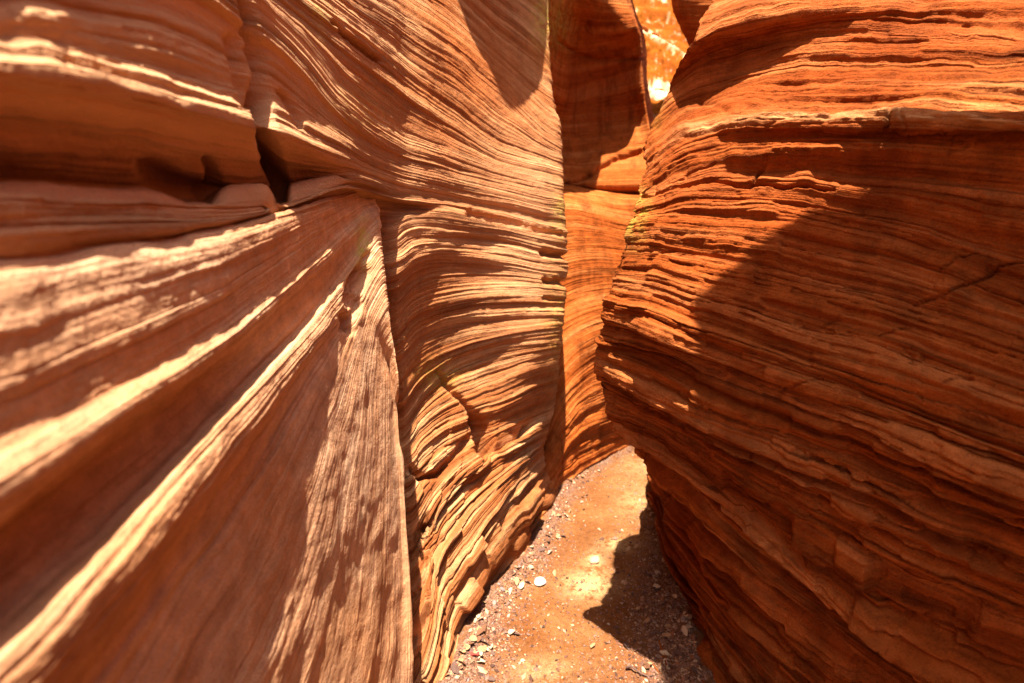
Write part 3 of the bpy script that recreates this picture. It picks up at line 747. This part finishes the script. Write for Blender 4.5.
# grit too small and too many to count: one object
gr_ = np.random.RandomState(4); NG = 16000
gy = 452+(700-452)*gr_.rand(NG)**.75; gl = np.interp(gy, [430, 452, 483, 515, 571, 600, 656, 683, 760], [660, 628, 568, 553, 521, 491, 462, 448, 430])
grt = np.interp(gy, [430, 455, 480, 560, 620, 683, 760], [690, 668, 668, 676, 687, 700, 715])
side = gr_.rand(NG); gx = np.where(side < .36, gl+(grt-gl)*np.abs(gr_.normal(0, .10, NG)), np.where((side < .8) & (gy > 490), grt-(grt-gl)*np.abs(gr_.normal(0, .16, NG)), gl+(grt-gl)*gr_.rand(NG)))
gd = fD(gy); gX = (gx-512)/F*gd; gY = gd*CP+(341.5-gy)/F*gd*SP
gz = Z[np.clip(np.searchsorted(ys, gY), 0, len(ys)-1), np.clip(np.searchsorted(xs, gX), 0, len(xs)-1)]
size = np.exp(gr_.normal(-5.8, .5, NG)); base = np.array([(1, 0, 0), (0, 1, 0), (-1, 0, 0), (0, -1, 0), (0, 0, .6), (0, 0, -.6)], float)
gv = base[None]*size[:, None, None]*(1+.5*gr_.rand(NG, 6, 1)); an = gr_.rand(NG)*6.28
gv = np.stack([gv[..., 0]*np.cos(an)[:, None]-gv[..., 1]*.6*np.sin(an)[:, None], gv[..., 0]*np.sin(an)[:, None]+gv[..., 1]*.6*np.cos(an)[:, None], gv[..., 2]+gr_.normal(0, .3, (NG, 1))*gv[..., 0]], -1)
gv += np.stack([gX, gY, gz+size*.3], -1)[:, None]
fc = np.array([(0, 1, 4), (1, 2, 4), (2, 3, 4), (3, 0, 4), (1, 0, 5), (2, 1, 5), (3, 2, 5), (0, 3, 5)])
fa = (fc[None]+6*np.arange(NG)[:, None, None]).reshape(-1, 3)
me = bpy.data.meshes.new('gravel'); me.from_pydata(gv.reshape(-1, 3).tolist(), [], fa.tolist())
at_ = me.attributes.new('tone', 'FLOAT', 'POINT'); at_.data.foreach_set('value', np.repeat(gr_.rand(NG), 6).astype(np.float32))
tg = NT('grit'); tg.l(tg.ramp(tg.attr('tone'), [(0., (.05, .02, .012)), (.3, (.16, .06, .03)), (.55, (.20, .115, .085)), (.85, (.27, .13, .06)), (1., (.42, .29, .18))]), tg.b.inputs['Base Color'])
tg.b.inputs['Roughness'].default_value = .8; me.materials.append(tg.m)
go = bpy.data.objects.new('gravel', me); COL.objects.link(go); go['kind'] = 'stuff'; tag(go, 'fine dark and pale grit strewn over the sand of the path', 'gravel')
ws = pyobj('stone', *stone_mesh(55, .6), simple_mat('white_stone', (.66, .60, .50), .15))
place(ws, 540, 585, .068, .2, .15); tag(ws, 'bright white stone lying alone on the sand near the left wall', 'stone')
for (px, py, s_, lab) in ((519, 563, .085, 'smooth tan cobble half buried at the foot of the left wall'),
                          (667, 512+44, .05, 'grey stone among dark litter at the right wall foot'),
                          (594, 561, .085, 'flat pale rounded stone bedded in the middle of the sand')):
    o = pyobj('stone', *stone_mesh(int(px), .35), SM[0] if px != 594 else SM[3]); place(o, px, py, s_, .1, .05); tag(o, lab, 'stone')
for k, (px, py, D, sz, lab) in enumerate(((643, 30, 7.3, .20, 'dark rock at the left end of the bright ledge in the gap'), (654, 39, 7.2, .26, 'angular dark rock on the bright ledge in the gap'),
        (664, 45, 7.1, .22, 'reddish block in the middle of the bright ledge in the gap'), (672, 51, 7.1, .30, 'largest dark block near the right end of the bright ledge'),
        (658, 94, 5.4, .16, 'rock lying on the lowest white patch of the gap'))):
    o = pyobj('boulder', *stone_mesh(91+k, .8), M_back); o.location = P(px, py, D); o.scale = (sz, sz*.8, sz*.9); o.rotation_euler = (.3*k, .5-.2*k, k*1.3); tag(o, lab, 'boulder')
rl = pyobj('red_leaf', *leaf_mesh(21), simple_mat('red_leaf', (.62, .03, .02), .2))
place(rl, 474, 662, .045, .3, .1); tag(rl, 'bright red leaf in the litter at the bottom of the left wall', 'leaf')
cone = pyobj('bark_piece', *stone_mesh(77, .4), LM[1]); place(cone, 482, 640, .06, .1, .15); cone.scale = (.085, .035, .04); cone.rotation_euler = (0, .1, 1.1)
tag(cone, 'short brown piece of bark lying by the red leaf', 'bark')
tw = [((662, 640), (-.05, .0), (.06, .02), 'thin dark forked twig on the gravel near the bottom right of the path'),
      ((670, 585), (-.06, -.04), (.05, .06), 'bent brown twig leaning at the foot of the right wall'),
      ((640, 676), (-.05, .02), (.05, -.02), 'short black twig on the purplish gravel at the bottom of the path')]
for (c, a, b, lab) in tw:
    x, y = at_floor(*c); z = floor_z(x, y)+.008
    pts = [(a[0]+(b[0]-a[0])*q/6+.006*math.sin(q*2), a[1]+(b[1]-a[1])*q/6+.008*math.sin(q*1.3), .006*math.sin(q)+.004) for q in range(7)]
    fk = [[pts[3], (pts[3][0]+.015, pts[3][1]+.03, .02), (pts[3][0]+.03, pts[3][1]+.045, .025)]]
    o = pyobj('twig', *twig_mesh(pts, .0045, .0018, fk), LM[3] if 'brown' not in lab else LM[1]); o.location = (x, y, z); tag(o, lab, 'twig')

# ------------------------------------------------------------------ light
elev = math.asin(SUN_DIR[2]); 
w = bpy.data.worlds.new('World'); scene.world = w; w.use_nodes = True
nt = w.node_tree; bg = nt.nodes['Background']; sky = nt.nodes.new('ShaderNodeTexSky'); sky.sky_type = 'NISHITA'; sky.sun_disc = False
sky.sun_elevation = elev; sky.sun_rotation = math.atan2(SUN_DIR[0], SUN_DIR[1]); sky.dust_density = 4; sky.air_density = .7; sky.ozone_density = .3
nt.links.new(sky.outputs[0], bg.inputs[0]); bg.inputs[1].default_value = .05
sun = bpy.data.lights.new('sun', 'SUN'); sun.energy = 5; sun.angle = math.radians(.5); sun.color = (1, .905, .76)
so = bpy.data.objects.new('sun', sun); COL.objects.link(so)
from mathutils import Vector
so.rotation_euler = Vector(SUN_DIR).to_track_quat('Z', 'Y').to_euler()

cam = bpy.data.cameras.new('camera'); co = bpy.data.objects.new('camera', cam); COL.objects.link(co)
cam.sensor_width = 36; cam.lens = 36*F/1024; cam.clip_start = .02; cam.clip_end = 200
co.location = (0, 0, CAMZ); co.rotation_euler = (math.radians(90)-PITCH, 0, 0)
cam.dof.use_dof = True; cam.dof.focus_distance = 1.55; cam.dof.aperture_fstop = 1.8
scene.camera = co
v = scene.view_settings; v.view_transform = 'Standard'; v.look = 'None'; v.exposure = 2.0; v.gamma = 1
c = scene.cycles; c.use_denoising = True; c.max_bounces = 8; c.diffuse_bounces = 3; c.sample_clamp_indirect = 6
